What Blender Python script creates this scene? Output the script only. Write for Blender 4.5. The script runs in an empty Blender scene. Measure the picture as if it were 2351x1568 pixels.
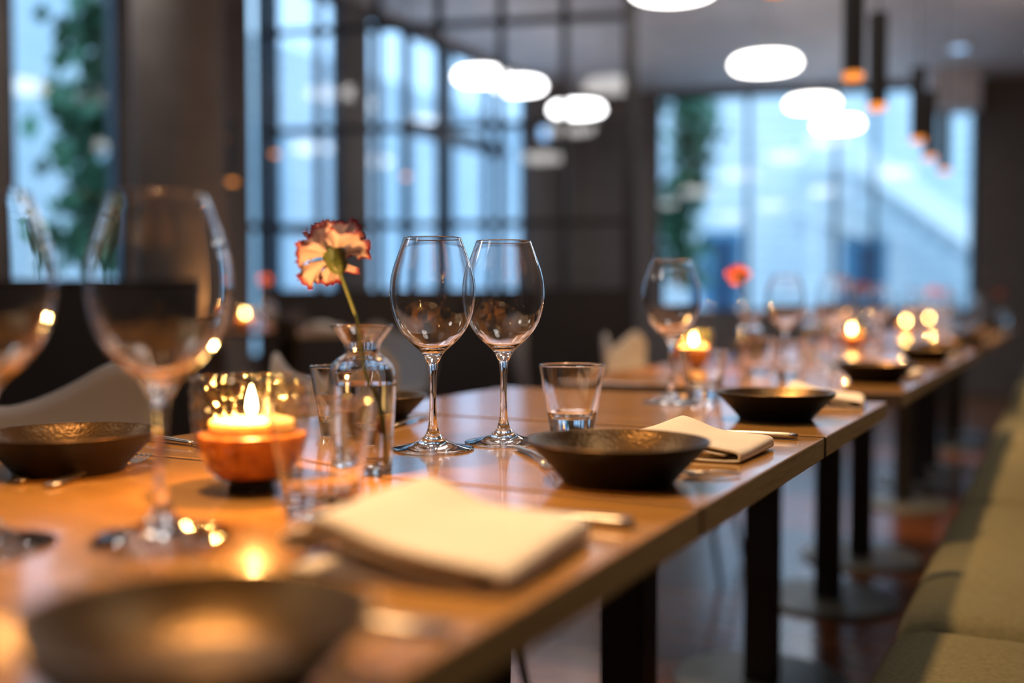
import bpy, math, random
from math import sin, cos, pi, radians
from mathutils import Vector, Matrix

C = bpy.context.scene.collection
sc = bpy.context.scene
random.seed(7)

# ---------------------------------------------------------------- camera
TT = 0.75                     # table top height
cam_d = bpy.data.cameras.new('camera')
cam = bpy.data.objects.new('camera', cam_d)
C.objects.link(cam)
cam.location = (0, 0, 0.914)
cam.rotation_euler = (radians(90 - 1.973), 0, radians(27.7986))
cam_d.sensor_width = 36
cam_d.lens = 36.44
cam_d.clip_start = 0.02
cam_d.dof.use_dof = True
cam_d.dof.focus_distance = 1.195
cam_d.dof.aperture_fstop = 1.42
sc.camera = cam

# ---------------------------------------------------------------- world, view, sampling
w = bpy.data.worlds.new('overcast_sky')
sc.world = w
w.use_nodes = True
bgn = w.node_tree.nodes['Background']
bgn.inputs[0].default_value = (0.45, 0.73, 1.0, 1)
bgn.inputs[1].default_value = 1.42
sc.view_settings.view_transform = 'Standard'
sc.view_settings.look = 'None'
sc.view_settings.gamma = 1
sc.view_settings.exposure = 0.9
sc.view_settings.use_curve_mapping = False
cy = sc.cycles
cy.use_denoising = True
cy.use_adaptive_sampling = True
cy.adaptive_threshold = 0.02
cy.max_bounces = 16
cy.diffuse_bounces = 3
cy.glossy_bounces = 6
cy.transmission_bounces = 14
cy.transparent_max_bounces = 24
cy.sample_clamp_indirect = 4.0
cy.blur_glossy = 0.3
cy.caustics_refractive = True
cy.caustics_reflective = True

PENDANT_W = 34.0
CANDLE_W = 3.1
LAMP_E = 6.0


# ---------------------------------------------------------------- helpers
def link(o):
    C.objects.link(o)
    return o


def mesh(name, V, F, mat, parent=None, smooth=True, loc=(0, 0, 0), rot=(0, 0, 0)):
    me = bpy.data.meshes.new(name)
    me.from_pydata([tuple(v) for v in V], [], [tuple(f) for f in F])
    me.update()
    if smooth:
        me.polygons.foreach_set('use_smooth', [True] * len(me.polygons))
    if mat is not None:
        me.materials.append(mat)
    o = bpy.data.objects.new(name, me)
    link(o)
    o.location = loc
    o.rotation_euler = rot
    if parent:
        o.parent = parent
    return o


def tag(o, label=None, cat=None, group=None, kind=None):
    if label: o['label'] = label
    if cat: o['category'] = cat
    if group: o['group'] = group
    if kind: o['kind'] = kind
    return o


def empty(name, loc=(0, 0, 0), rz=0.0, label=None, cat=None, group=None, kind=None):
    o = bpy.data.objects.new(name, None)
    o.empty_display_size = 0.05
    link(o)
    o.location = loc
    o.rotation_euler = (0, 0, rz)
    return tag(o, label, cat, group, kind)


def copy_tree(o, loc, rz=None, label=None, group=None, scale=None):
    def cp(s, parent):
        c = s.copy()
        C.objects.link(c)
        c.parent = parent
        for ch in list(s.children):
            cp(ch, c)
        return c
    r = cp(o, None)
    r.location = loc
    if rz is not None: r.rotation_euler = (0, 0, rz)
    if label: r['label'] = label
    if group: r['group'] = group
    if scale: r.scale = (scale,) * 3
    return r


def box_vf(x0, x1, y0, y1, z0, z1):
    V = [(x0, y0, z0), (x1, y0, z0), (x1, y1, z0), (x0, y1, z0), (x0, y0, z1), (x1, y0, z1), (x1, y1, z1), (x0, y1, z1)]
    F = [(0, 3, 2, 1), (4, 5, 6, 7), (0, 1, 5, 4), (1, 2, 6, 5), (2, 3, 7, 6), (3, 0, 4, 7)]
    return V, F


def box(name, x0, x1, y0, y1, z0, z1, mat, parent=None, bevel=0.0, loc=(0, 0, 0), rot=(0, 0, 0), seg=2):
    V, F = box_vf(x0, x1, y0, y1, z0, z1)
    o = mesh(name, V, F, mat, parent, smooth=False, loc=loc, rot=rot)
    if bevel:
        m = o.modifiers.new('bevel', 'BEVEL')
        m.width = bevel
        m.segments = seg
    return o


def boxes(name, lst, mat, parent=None, loc=(0, 0, 0), rot=(0, 0, 0)):
    V, F = [], []
    for b in lst:
        v, f = box_vf(*b)
        n = len(V)
        V += v
        F += [tuple(i + n for i in q) for q in f]
    return mesh(name, V, F, mat, parent, smooth=False, loc=loc, rot=rot)


def catmull(pts, n=6):
    out = []
    P = [Vector(p) for p in pts]
    for i in range(len(P) - 1):
        p0 = P[i - 1] if i > 0 else P[i] * 2 - P[i + 1]
        p1, p2 = P[i], P[i + 1]
        p3 = P[i + 2] if i + 2 < len(P) else P[i + 1] * 2 - P[i]
        for k in range(n):
            t = k / n
            out.append(0.5 * ((2 * p1) + (-p0 + p2) * t + (2 * p0 - 5 * p1 + 4 * p2 - p3) * t * t + (-p0 + 3 * p1 - 3 * p2 + p3) * t ** 3))
    out.append(P[-1])
    return out


def lathe_vf(prof, seg=48, ripple=None):
    V, F = [], []
    rings = []
    for (r, z) in prof:
        if r < 1e-6:
            V.append((0, 0, z))
            rings.append([len(V) - 1])
        else:
            ring = []
            for k in range(seg):
                a = 2 * pi * k / seg
                rr = r + (ripple(a, z) if ripple else 0)
                V.append((rr * cos(a), rr * sin(a), z))
                ring.append(len(V) - 1)
            rings.append(ring)
    for A, B in zip(rings, rings[1:]):
        if len(A) == 1 and len(B) == 1: continue
        for k in range(seg):
            k2 = (k + 1) % seg
            if len(A) == 1:
                F.append((A[0], B[k2], B[k]))
            elif len(B) == 1:
                F.append((A[k], A[k2], B[0]))
            else:
                F.append((A[k], A[k2], B[k2], B[k]))
    return V, F


def guard(prof, d=.0005):
    """support points beside every sharp turn so smooth shading stays on the turn"""
    P = [Vector((p[0], p[1])) for p in prof]
    n = len(P)
    sharp = [False] * n
    for i in range(1, n - 1):
        a, b_ = P[i] - P[i - 1], P[i + 1] - P[i]
        if a.length > 1e-7 and b_.length > 1e-7 and a.angle(b_) > radians(9): sharp[i] = True
    out = []
    for i in range(n):
        out.append((P[i].x, P[i].y))
        if i < n - 1:
            v = P[i + 1] - P[i]
            if v.length > .0018:
                if sharp[i]: q = P[i] + v.normalized() * d; out.append((q.x, q.y))
                if v.length > .007 and (P[i].x > .002 and P[i + 1].x > .002):
                    m_ = int(v.length / .004)
                    for k in range(1, m_): q = P[i] + v * (k / m_); out.append((q.x, q.y))
                if sharp[i + 1]: q = P[i + 1] - v.normalized() * d; out.append((q.x, q.y))
    return out


def lathe(name, prof, mat, parent=None, seg=48, loc=(0, 0, 0), rot=(0, 0, 0), ripple=None, smooth=True):
    prof = guard(prof)
    V, F = lathe_vf(prof, seg, ripple)
    return mesh(name, V, F, mat, parent, smooth, loc, rot)


def tube_vf(pts, rad, seg=12, flat=None):
    P = [Vector(p) for p in pts]
    n = len(P)
    if not isinstance(rad, (list, tuple)): rad = [rad] * n
    V, F = [], []
    up = None
    for i, p in enumerate(P):
        t = (P[min(i + 1, n - 1)] - P[max(i - 1, 0)]).normalized()
        if up is None:
            ref = Vector((0, 0, 1)) if abs(t.z) < 0.9 else Vector((1, 0, 0))
            s = t.cross(ref).normalized()
        else:
            s = (up.cross(t) * -1).normalized() if False else (sprev - t * sprev.dot(t)).normalized()
        sprev = s
        u = s.cross(t).normalized()
        up = u
        r = rad[i]
        rs, ru = (r if not isinstance(r, tuple) else r[0]), (r if not isinstance(r, tuple) else r[1])
        for k in range(seg):
            a = 2 * pi * k / seg
            V.append(p + s * (cos(a) * rs) + u * (sin(a) * ru))
    for i in range(n - 1):
        for k in range(seg):
            k2 = (k + 1) % seg
            F.append((i * seg + k, i * seg + k2, (i + 1) * seg + k2, (i + 1) * seg + k))
    F.append(tuple(range(seg))[::-1])
    F.append(tuple((n - 1) * seg + k for k in range(seg)))
    return V, F


def tube(name, pts, rad, mat, parent=None, seg=12, loc=(0, 0, 0), rot=(0, 0, 0)):
    V, F = tube_vf(pts, rad, seg)
    return mesh(name, V, F, mat, parent, True, loc, rot)


# ---------------------------------------------------------------- materials
def mat(name):
    m = bpy.data.materials.new(name)
    m.use_nodes = True
    nt = m.node_tree
    return m, nt, nt.nodes['Principled BSDF'], nt.nodes, nt.links


def coords(N, L, scale=(1, 1, 1), rot=(0, 0, 0), kind='Object'):
    tc = N.new('ShaderNodeTexCoord')
    mp = N.new('ShaderNodeMapping')
    mp.inputs['Scale'].default_value = scale
    mp.inputs['Rotation'].default_value = rot
    L.new(tc.outputs[kind], mp.inputs[0])
    return mp.outputs[0]


def noise(N, L, vec, scale, detail=4, rough=0.5, dist=0.0):
    n = N.new('ShaderNodeTexNoise')
    n.inputs['Scale'].default_value = scale
    n.inputs['Detail'].default_value = detail
    n.inputs['Roughness'].default_value = rough
    n.inputs['Distortion'].default_value = dist
    L.new(vec, n.inputs['Vector'])
    return n


def ramp(N, L, fac, stops):
    r = N.new('ShaderNodeValToRGB')
    e = r.color_ramp.elements
    while len(e) < len(stops): e.new(0.5)
    for i, (p, c) in enumerate(stops):
        e[i].position = p
        e[i].color = (*c, 1)
    L.new(fac, r.inputs[0])
    return r


def bump(N, L, h, B, strength=0.2, dist=0.01):
    b = N.new('ShaderNodeBump')
    b.inputs['Strength'].default_value = strength
    b.inputs['Distance'].default_value = dist
    L.new(h, b.inputs['Height'])
    L.new(b.outputs[0], B.inputs['Normal'])
    return b


def simple(name, col, rough=0.5, metal=0.0, var=0.12, nscale=6.0, bumpy=0.0, bscale=60, spec=0.5, coat=0.0):
    m, nt, B, N, L = mat(name)
    v = coords(N, L)
    n = noise(N, L, v, nscale)
    a = tuple(max(0, c * (1 - var)) for c in col)
    b = tuple(min(1, c * (1 + var)) for c in col)
    r = ramp(N, L, n.outputs[0], [(0.3, a), (0.7, b)])
    L.new(r.outputs[0], B.inputs['Base Color'])
    B.inputs['Roughness'].default_value = rough
    B.inputs['Metallic'].default_value = metal
    B.inputs['Specular IOR Level'].default_value = spec
    B.inputs['Coat Weight'].default_value = coat
    if bumpy:
        n2 = noise(N, L, v, bscale, 3)
        bump(N, L, n2.outputs[0], B, bumpy, 0.004)
    return m


def emis(name, col, strength):
    m, nt, B, N, L = mat(name)
    B.inputs['Base Color'].default_value = (*col, 1)
    B.inputs['Emission Color'].default_value = (*col, 1)
    B.inputs['Emission Strength'].default_value = strength
    return m


def glass(name, tint=(1, 1, 1), ior=1.5, rough=0.0):
    m, nt, B, N, L = mat(name)
    B.inputs['Base Color'].default_value = (*tint, 1)
    B.inputs['Transmission Weight'].default_value = 1
    B.inputs['Roughness'].default_value = rough
    B.inputs['IOR'].default_value = ior
    return m


def thin_glass(name, tint=(0.95, 0.97, 1.0), bumpy=None):
    m, nt, B, N, L = mat(name)
    N.remove(B)
    out = N['Material Output']
    tr = N.new('ShaderNodeBsdfTransparent')
    tr.inputs[0].default_value = (*tint, 1)
    gl = N.new('ShaderNodeBsdfGlossy')
    gl.inputs['Roughness'].default_value = 0.02
    fr = N.new('ShaderNodeFresnel')
    # the same reflectance from both faces of the pane
    ge = N.new('ShaderNodeNewGeometry')
    mr = N.new('ShaderNodeMapRange')
    mr.inputs['To Min'].default_value = 1.45
    mr.inputs['To Max'].default_value = 1 / 1.45
    L.new(ge.outputs['Backfacing'], mr.inputs['Value'])
    L.new(mr.outputs[0], fr.inputs['IOR'])
    mx = N.new('ShaderNodeMixShader')
    L.new(fr.outputs[0], mx.inputs[0])
    L.new(tr.outputs[0], mx.inputs[1])
    L.new(gl.outputs[0], mx.inputs[2])
    L.new(mx.outputs[0], out.inputs['Surface'])
    if bumpy:
        v = coords(N, L)
        vo = N.new('ShaderNodeTexVoronoi')
        vo.inputs['Scale'].default_value = bumpy
        L.new(v, vo.inputs['Vector'])
        b = N.new('ShaderNodeBump')
        b.inputs['Strength'].default_value = 0.9
        b.inputs['Distance'].default_value = 0.006
        L.new(vo.outputs['Distance'], b.inputs['Height'])
        L.new(b.outputs[0], gl.inputs['Normal'])
        L.new(b.outputs[0], fr.inputs['Normal'])
    return m


def wood_mat(name, dark, light, rough=0.2, axis_scale=(3, 26, 26), spec=0.5, coat=0.0, bstr=0.12, world=False, crough=0.1):
    m, nt, B, N, L = mat(name)
    v = coords(N, L, axis_scale)
    n = noise(N, L, v, 1.0, 6, 0.6, 1.2)
    v2 = coords(N, L, tuple(s * 3.5 for s in axis_scale))
    n2 = noise(N, L, v2, 2.0, 5, 0.65, 0.4)
    mx = N.new('ShaderNodeMixRGB')
    mx.blend_type = 'MULTIPLY'
    mx.inputs[0].default_value = 0.55
    r = ramp(N, L, n.outputs[0], [(0.28, dark), (0.72, light)])
    r2 = ramp(N, L, n2.outputs[0], [(0.3, (0.55, 0.5, 0.45)), (0.6, (1, 1, 1))])
    L.new(r.outputs[0], mx.inputs[1])
    L.new(r2.outputs[0], mx.inputs[2])
    L.new(mx.outputs[0], B.inputs['Base Color'])
    rr = ramp(N, L, n2.outputs[0], [(0.2, (rough * 1.35,) * 3), (0.8, (rough * 0.8,) * 3)])
    L.new(rr.outputs[0], B.inputs['Roughness'])
    B.inputs['Specular IOR Level'].default_value = spec
    B.inputs['Coat Weight'].default_value = coat
    B.inputs['Coat Roughness'].default_value = crough
    bump(N, L, n2.outputs[0], B, bstr, 0.001)
    return m


M = {}
M['oak'] = wood_mat('lacquered_oak', (0.31, 0.148, 0.034), (0.50, 0.265, 0.075), 0.16, (2.2, 22, 22), coat=0.6, crough=0.07)
M['oak_edge'] = wood_mat('oak_edge', (0.40, 0.255, 0.12), (0.56, 0.38, 0.19), 0.5, (9, 3, 60))
M['end_grain'] = simple('shaded_dark_end_grain', (0.035, 0.020, 0.012), 0.6)  # dark brown ends, with the shade of the seams put into the colour
M['black_metal'] = simple('black_powder_coated_steel', (0.012, 0.011, 0.011), 0.5)
M['base_plate'] = simple('pedestal_base_steel', (0.12, 0.125, 0.105), 0.45)
M['glass'] = glass('clear_glass', (1, 1, 1), 1.5)
M['water'] = glass('water', (1, 0.99, 0.97), 1.33)
M['pane'] = thin_glass('window_glass')
M['cup_glass'] = thin_glass('hammered_clear_glass', (0.93, 0.88, 0.80), 95)
M['steel'] = simple('polished_steel', (0.36, 0.32, 0.29), 0.34, 1.0, 0.04)
M['napkin'] = simple('cream_cotton', (0.72, 0.635, 0.53), 0.9, 0, 0.05, 30, 0.35, 700, spec=0.15)
M['fabric'] = simple('olive_bench_fabric', (0.190, 0.172, 0.096), 0.95, 0, 0.16, 160, 0.5, 900, spec=0.1)
M['dark_wood'] = simple('dark_stained_wood', (0.022, 0.013, 0.011), 0.4)
M['panel'] = simple('dark_brown_panel', (0.020, 0.0155, 0.0135), 0.55)
M['wall'] = simple('taupe_grey_plaster', (0.115, 0.098, 0.090), 0.85)
M['wall_far'] = simple('charcoal_plaster', (0.13, 0.110, 0.100), 0.85)
M['ceiling'] = simple('pale_grey_ceiling', (0.62, 0.59, 0.60), 0.6)
M['navy'] = simple('navy_window_frame', (0.010, 0.020, 0.038), 0.4)
M['shell'] = simple('grey_moulded_plastic', (0.33, 0.31, 0.30), 0.5, 0, 0.05)
M['shell_lit'] = simple('lit_moulded_plastic', (0.62, 0.58, 0.53), 0.5, 0, 0.05)  # the shell plastic again, with brighter light put into its colour
M['wax'] = None
M['lamp'] = emis('opal_lamp', (1.0, 0.95, 0.90), LAMP_E)
M['lamp_trim'] = simple('white_lamp_rim', (0.8, 0.78, 0.75), 0.5)
M['bulb'] = emis('warm_tip', (1.0, 0.34, 0.06), 0.6)
M['facade'] = None
M['asphalt'] = simple('street_paving', (0.66, 0.68, 0.70), 0.8)
M['leaf'] = simple('ivy_leaf', (0.09, 0.27, 0.15), 0.6, 0, 0.5, 3)
M['stem'] = simple('flower_stem', (0.04, 0.055, 0.012), 0.6)
M['calyx'] = simple('flower_calyx', (0.028, 0.045, 0.008), 0.55, 0, 0.3, 60)
M['wick'] = simple('charred_wick', (0.02, 0.015, 0.01), 0.9)
M['facade_dark'] = simple('dark_doorway', (0.02, 0.06, 0.12), 0.4)
M['facade_blue'] = simple('blue_glazed_panel', (0.10, 0.27, 0.42), 0.3)
M['pale_shutter'] = simple('pale_blue_shutter', (0.50, 0.62, 0.68), 0.5)
M['white_rail'] = simple('white_stair_parapet', (0.97, 0.95, 0.92), 0.8, 0, 0.02)
M['black_glass'] = simple('dark_cup_foot', (0.012, 0.010, 0.008), 0.15)


def mk_wax():
    m, nt, B, N, L = mat('candle_wax')
    B.inputs['Base Color'].default_value = (0.80, 0.64, 0.38, 1)
    B.inputs['Subsurface Weight'].default_value = 0.6
    B.inputs['Subsurface Radius'].default_value = (0.02, 0.012, 0.005)
    B.inputs['Subsurface Scale'].default_value = 0.6
    B.inputs['Roughness'].default_value = 0.4
    return m


M['wax'] = mk_wax()


def mk_amber():
    # honey coloured, mottled translucent filling under the tealight
    m, nt, B, N, L = mat('amber_filling')
    v = coords(N, L)
    n = noise(N, L, v, 75, 4)
    r = ramp(N, L, n.outputs[0], [(0.32, (0.30, 0.085, 0.015)), (0.7, (0.68, 0.29, 0.06))])
    L.new(r.outputs[0], B.inputs['Base Color'])
    B.inputs['Roughness'].default_value = 0.3
    N.remove(B) if False else None
    tl = N.new('ShaderNodeBsdfTranslucent')
    L.new(r.outputs[0], tl.inputs[0])
    mx = N.new('ShaderNodeMixShader')
    mx.inputs[0].default_value = 0.4
    L.new(B.outputs[0], mx.inputs[1])
    L.new(tl.outputs[0], mx.inputs[2])
    L.new(mx.outputs[0], N['Material Output'].inputs['Surface'])
    return m


M['amber'] = mk_amber()


def mk_bowl():
    # dark bronze-brown glazed stoneware, finely speckled
    m, nt, B, N, L = mat('bronze_stoneware')
    v = coords(N, L)
    n = noise(N, L, v, 260, 3)
    n3 = noise(N, L, v, 14, 3)
    r = ramp(N, L, n3.outputs[0], [(0.3, (0.050, 0.026, 0.008)), (0.7, (0.098, 0.054, 0.017))])
    L.new(r.outputs[0], B.inputs['Base Color'])
    B.inputs['Metallic'].default_value = 0.82
    B.inputs['Roughness'].default_value = 0.3
    bump(N, L, n.outputs[0], B, 0.35, 0.002)
    return m


M['bowl'] = mk_bowl()
M['bowl_out'] = simple('dark_unglazed_stoneware', (0.008, 0.005, 0.004), 0.5, 0, .2, 40, .2, 300, spec=.12)


def mk_petal(name, inner, body, rim, tip):
    m, nt, B, N, L = mat(name)
    at = N.new('ShaderNodeAttribute')
    at.attribute_name = 'edge'
    v = coords(N, L)
    n = noise(N, L, v, 160, 3)
    ad = N.new('ShaderNodeMath')
    ad.operation = 'MULTIPLY_ADD'
    L.new(n.outputs[0], ad.inputs[0])
    ad.inputs[1].default_value = 0.16
    L.new(at.outputs['Fac'], ad.inputs[2])
    r = ramp(N, L, ad.outputs[0], [(0.0, inner), (0.87, body), (0.98, rim), (1.0, tip)])
    L.new(r.outputs[0], B.inputs['Base Color'])
    B.inputs['Roughness'].default_value = 0.7
    tl = N.new('ShaderNodeBsdfTranslucent')
    L.new(r.outputs[0], tl.inputs[0])
    mx = N.new('ShaderNodeMixShader')
    mx.inputs[0].default_value = 0.28
    L.new(B.outputs[0], mx.inputs[1])
    L.new(tl.outputs[0], mx.inputs[2])
    L.new(mx.outputs[0], N['Material Output'].inputs['Surface'])
    return m


M['petal'] = mk_petal('carnation_petal', (0.31, 0.25, 0.26), (0.36, 0.29, 0.31), (0.20, 0.02, 0.045), (0.10, 0.003, 0.02))
M['petal_red'] = mk_petal('coral_petal', (0.62, 0.20, 0.13), (0.70, 0.20, 0.14), (0.50, 0.05, 0.06), (0.3, 0.02, 0.03))


def mk_flame():
    m, nt, B, N, L = mat('candle_flame')
    N.remove(B)
    e = N.new('ShaderNodeEmission')
    e.inputs[0].default_value = (1.0, 0.66, 0.26, 1)
    e.inputs[1].default_value = 60
    L.new(e.outputs[0], N['Material Output'].inputs['Surface'])
    return m


M['flame'] = mk_flame()


def mk_floor():
    m, nt, B, N, L = mat('dark_wood_floor')
    v = coords(N, L, (1, 1, 1), (0, 0, radians(0)), 'Object')
    br = N.new('ShaderNodeTexBrick')
    br.inputs['Scale'].default_value = 1.0
    br.inputs['Brick Width'].default_value = 1.3
    br.inputs['Row Height'].default_value = 0.14
    br.inputs['Mortar Size'].default_value = 0.003
    br.inputs['Color1'].default_value = (0.26, 0.085, 0.025, 1)
    br.inputs['Color2'].default_value = (0.12, 0.045, 0.016, 1)
    br.inputs['Mortar'].default_value = (0.01, 0.006, 0.004, 1)
    L.new(v, br.inputs['Vector'])
    n = noise(N, L, coords(N, L, (2, 30, 1)), 1.0, 5, 0.6, 0.6)
    r = ramp(N, L, n.outputs[0], [(0.3, (0.45, 0.45, 0.45)), (0.7, (1.1, 1.1, 1.1))])
    mx = N.new('ShaderNodeMixRGB')
    mx.blend_type = 'MULTIPLY'
    mx.inputs[0].default_value = 0.8
    L.new(br.outputs[0], mx.inputs[1])
    L.new(r.outputs[0], mx.inputs[2])
    L.new(mx.outputs[0], B.inputs['Base Color'])
    B.inputs['Roughness'].default_value = 0.22
    return m


M['floor'] = mk_floor()


def mk_facade():
    m, nt, B, N, L = mat('pale_brick_facade')
    v = coords(N, L, (1, 1, 1), (radians(90), 0, 0))
    br = N.new('ShaderNodeTexBrick')
    br.inputs['Scale'].default_value = 1.0
    br.inputs['Brick Width'].default_value = 0.6
    br.inputs['Row Height'].default_value = 0.2
    br.inputs['Mortar Size'].default_value = 0.012
    br.inputs['Color1'].default_value = (0.86, 0.86, 0.84, 1)
    br.inputs['Color2'].default_value = (0.78, 0.79, 0.80, 1)
    br.inputs['Mortar'].default_value = (0.55, 0.58, 0.62, 1)
    L.new(v, br.inputs['Vector'])
    n = noise(N, L, coords(N, L, (0.9, 0.9, 0.16)), 1.0, 3)
    r = ramp(N, L, n.outputs[0], [(0.35, (0.68, 0.80, 0.86)), (0.6, (1, 1, 1))])
    mx = N.new('ShaderNodeMixRGB')
    mx.blend_type = 'MULTIPLY'
    mx.inputs[0].default_value = 0.9
    L.new(br.outputs[0], mx.inputs[1])
    L.new(r.outputs[0], mx.inputs[2])
    L.new(mx.outputs[0], B.inputs['Base Color'])
    B.inputs['Roughness'].default_value = 0.9
    return m


M['facade'] = mk_facade()

# ================================================================ THE ROOM
CEIL = 3.25
A17 = radians(17)


def S(o):
    o['kind'] = 'structure'
    return o


FW0 = Vector((-3.90, 10.72, 0))          # a point of the far wall
FD = Vector((cos(A17), sin(A17), 0))
XL = -4.8
XR = 0.55
Y0 = -2.0
yl = FW0.y + (XL - FW0.x) / FD.x * FD.y
yr = FW0.y + (XR - FW0.x) / FD.x * FD.y


def poly_slab(name, pts, z0, z1, m):
    n = len(pts)
    V = [(x, y, z0) for x, y in pts] + [(x, y, z1) for x, y in pts]
    F = [tuple(range(n))[::-1], tuple(range(n, 2 * n))] + [(i, (i + 1) % n, n + (i + 1) % n, n + i) for i in range(n)]
    return mesh(name, V, F, m, None, False)


foot = [(XL - .25, Y0 - .2), (XR + .2, Y0 - .2), (XR + .2, yr + .3), (XL - .25, yl + .25)]
S(poly_slab('floor', foot, -0.1, 0.0, M['floor']))
S(poly_slab('ceiling', foot, CEIL, CEIL + 0.15, M['ceiling']))
S(box('wall_right', XR, XR + .2, Y0, yr + .1, 0, CEIL, M['wall']))
S(box('wall_back', XL - .2, XR + .2, Y0 - .2, Y0, 0, CEIL, M['wall']))

# left wall: window openings as (y0, y1, z0, z1)
WZ0, WZ1 = 0.55, 3.2
LW = [(3.56, 4.27, 0.45, WZ1), (5.34, 6.36, WZ0, WZ1), (6.70, 9.46, WZ0, WZ1)]
lst = []
yy = Y0
for (a, b, z0, z1) in LW:
    lst += [(XL - .09, XL, yy, a, 0, CEIL), (XL - .09, XL, a, b, 0, z0), (XL - .09, XL, a, b, z1, CEIL)]
    yy = b
lst.append((XL - .09, XL, yy, yl + .1, 0, CEIL))
S(boxes('wall_left', lst, M['wall_far']))


def window(name, frame_at, rz, W, z0, z1, mull, trans, fr=0.05, depth=0.10, label=None):
    """window in local coords: x along the wall, y into the wall, z up; frame, mullions and panes"""
    r = empty(name, frame_at, rz)
    r['kind'] = 'structure'
    bl = [(0, W, -depth / 2, depth / 2, z0, z0 + fr), (0, W, -depth / 2, depth / 2, z1 - fr, z1), (0, fr, -depth / 2, depth / 2, z0, z1), (W - fr, W, -depth / 2, depth / 2, z0, z1)]
    boxes('window_frame', bl, M['navy'], r)
    for (x, ww) in mull:
        box('mullion', x - ww / 2, x + ww / 2, -depth / 2, depth / 2, z0 + fr, z1 - fr, M['navy'], r)
    for (x0, x1, z, hh) in trans:
        box('transom', x0, x1, -depth / 2 + .01, depth / 2 - .01, z - hh / 2, z + hh / 2, M['navy'], r)
    xs = [fr] + [x for x, _ in mull] + [W - fr]
    for a, b in zip(xs, xs[1:]):
        box('pane', a + .002, b - .002, -0.004, 0.004, z0 + fr, z1 - fr, M['pane'], r)
    return r


R90 = radians(90)
window('window_1', (XL - .045, LW[0][0], 0), R90, .71, .45, WZ1, [], [], fr=.03, depth=.07)
window('window_2', (XL - .045, LW[1][0], 0), R90, 1.02, WZ0, WZ1, [(.29, .07)], [(0.03, .99, 1.45, .05)], fr=.03, depth=.07)
window('window_3', (XL - .045, LW[2][0], 0), R90, 2.76, WZ0, WZ1, [(.60, .06), (1.28, .06), (1.97, .05)], [(.62, 2.35, 2.42, .12)], fr=.035, depth=.07)

# far wall: local x along FD starting at its left end
fwo = Vector((XL, yl, 0))
flen = (XR - XL) / FD.x + .05
fw_x0 = (FW0 - fwo).length + .02
fw_x1 = fw_x0 + 3.27
WB, WT = 0.835, 3.20
lst = [(-.1, fw_x0, 0, .2, 0, CEIL), (fw_x1, flen, 0, .2, 0, CEIL), (fw_x0, fw_x1, 0, .2, 0, WB), (fw_x0, fw_x1, 0, .2, WT, CEIL)]
S(boxes('wall_far', lst, M['wall_far'], loc=fwo, rot=(0, 0, A17)))
wo = fwo + FD * fw_x0 + Vector((-sin(A17), cos(A17), 0)) * .1
window('window_4', wo, A17, 3.27, WB, WT, [(.97, .055), (1.88, .05), (2.27, .04)], [], fr=.045)
S(box('trim_1', 2.72, 3.20, -.35, -.02, 2.87, CEIL, M['ceiling'], loc=fwo + FD * fw_x0, rot=(0, 0, A17)))

# grey pillar
S(lathe('column_round', [(.222, 0), (.222, CEIL)], M['wall'], None, 64, loc=(-3.90, 3.83, 0)))

# street side
S(box('ground_outside', -40, 30, -15, 45, -.35, -.30, M['asphalt']))

# ---------------------------------------------------------------- exterior
# pale building across the street, seen through the far window (local frame of the far wall)
fo = fwo + Vector((-sin(A17), cos(A17), 0)) * 7.0
b = empty('exterior_building', fo, A17, 'pale brick building across the street with blue glazed doorways, seen through the far window', 'building')
box('brick_wall', .2, 12, 0, .4, -.3, 8.0, M['facade'], b)
for (x0, x1, z0, z1, mm) in [(1.38, 2.08, -.1, 2.2, 'facade_blue'), (3.75, 4.45, -.1, 2.05, 'facade_blue')]:
    f = box('doorway', x0, x1, -.06, .1, z0, z1, M[mm], b)
    box('door_opening', x0 + .2, x1 - .12, -.10, -.05, z0 + .9, z1 - .12, M['facade_dark'], f)
# outdoor stair parapets
st = empty('outdoor_staircase', fo + Vector((-sin(A17), cos(A17), 0)) * -1.6, A17, 'white outdoor stair parapet sloping down to the right outside the far window', 'staircase')
V = [(3.85, 0, 3.42), (8.3, 0, .10), (8.3, 0, -.30), (3.85, 0, 2.95)]
VV = [(x, y, z) for y in (0, .22) for (x, _, z) in V]
mesh('parapet', VV, [(3, 2, 1, 0), (4, 5, 6, 7), (0, 1, 5, 4), (1, 2, 6, 5), (2, 3, 7, 6), (3, 0, 4, 7)], M['white_rail'], st, False)
boxes('steps', [(3.9 + i * .27, 4.2 + i * .27, .22, 1.2, 2.72 - i * .2, 2.92 - i * .2) for i in range(16)], M['facade'], st)
box('landing', 3.0, 3.9, 0, 1.2, 2.95, 3.12, M['facade'], st)
box('post', 3.05, 3.2, .05, .2, -.3, 2.95, M['facade'], st)
aw = empty('entrance_canopy', fo + Vector((-sin(A17), cos(A17), 0)) * -.02, A17, 'small white sloping canopy on the building outside the far window', 'canopy')
V = [(2.98, 0, 2.70), (4.10, 0, 2.24), (4.10, 0, 2.04), (2.98, 0, 2.46)]
VV = [(x, y, z) for y in (-.28, .0) for (x, _, z) in V]
mesh('canopy_slab', VV, [(3, 2, 1, 0), (4, 5, 6, 7), (0, 1, 5, 4), (1, 2, 6, 5), (2, 3, 7, 6), (3, 0, 4, 7)], M['white_rail'], aw, False)

b2 = empty('exterior_building', (-10.5, 0, 0), R90, 'pale rendered building beyond the left window wall', 'building')
box('rendered_wall', -3, 22, 0, .4, -.3, 4.9, M['facade'], b2)
for x in (6.3, 8.9, 11.6):
    f = box('blind_window', x, x + .9, -.05, .1, .8, 3.6, M['pale_shutter'], b2)


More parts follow.
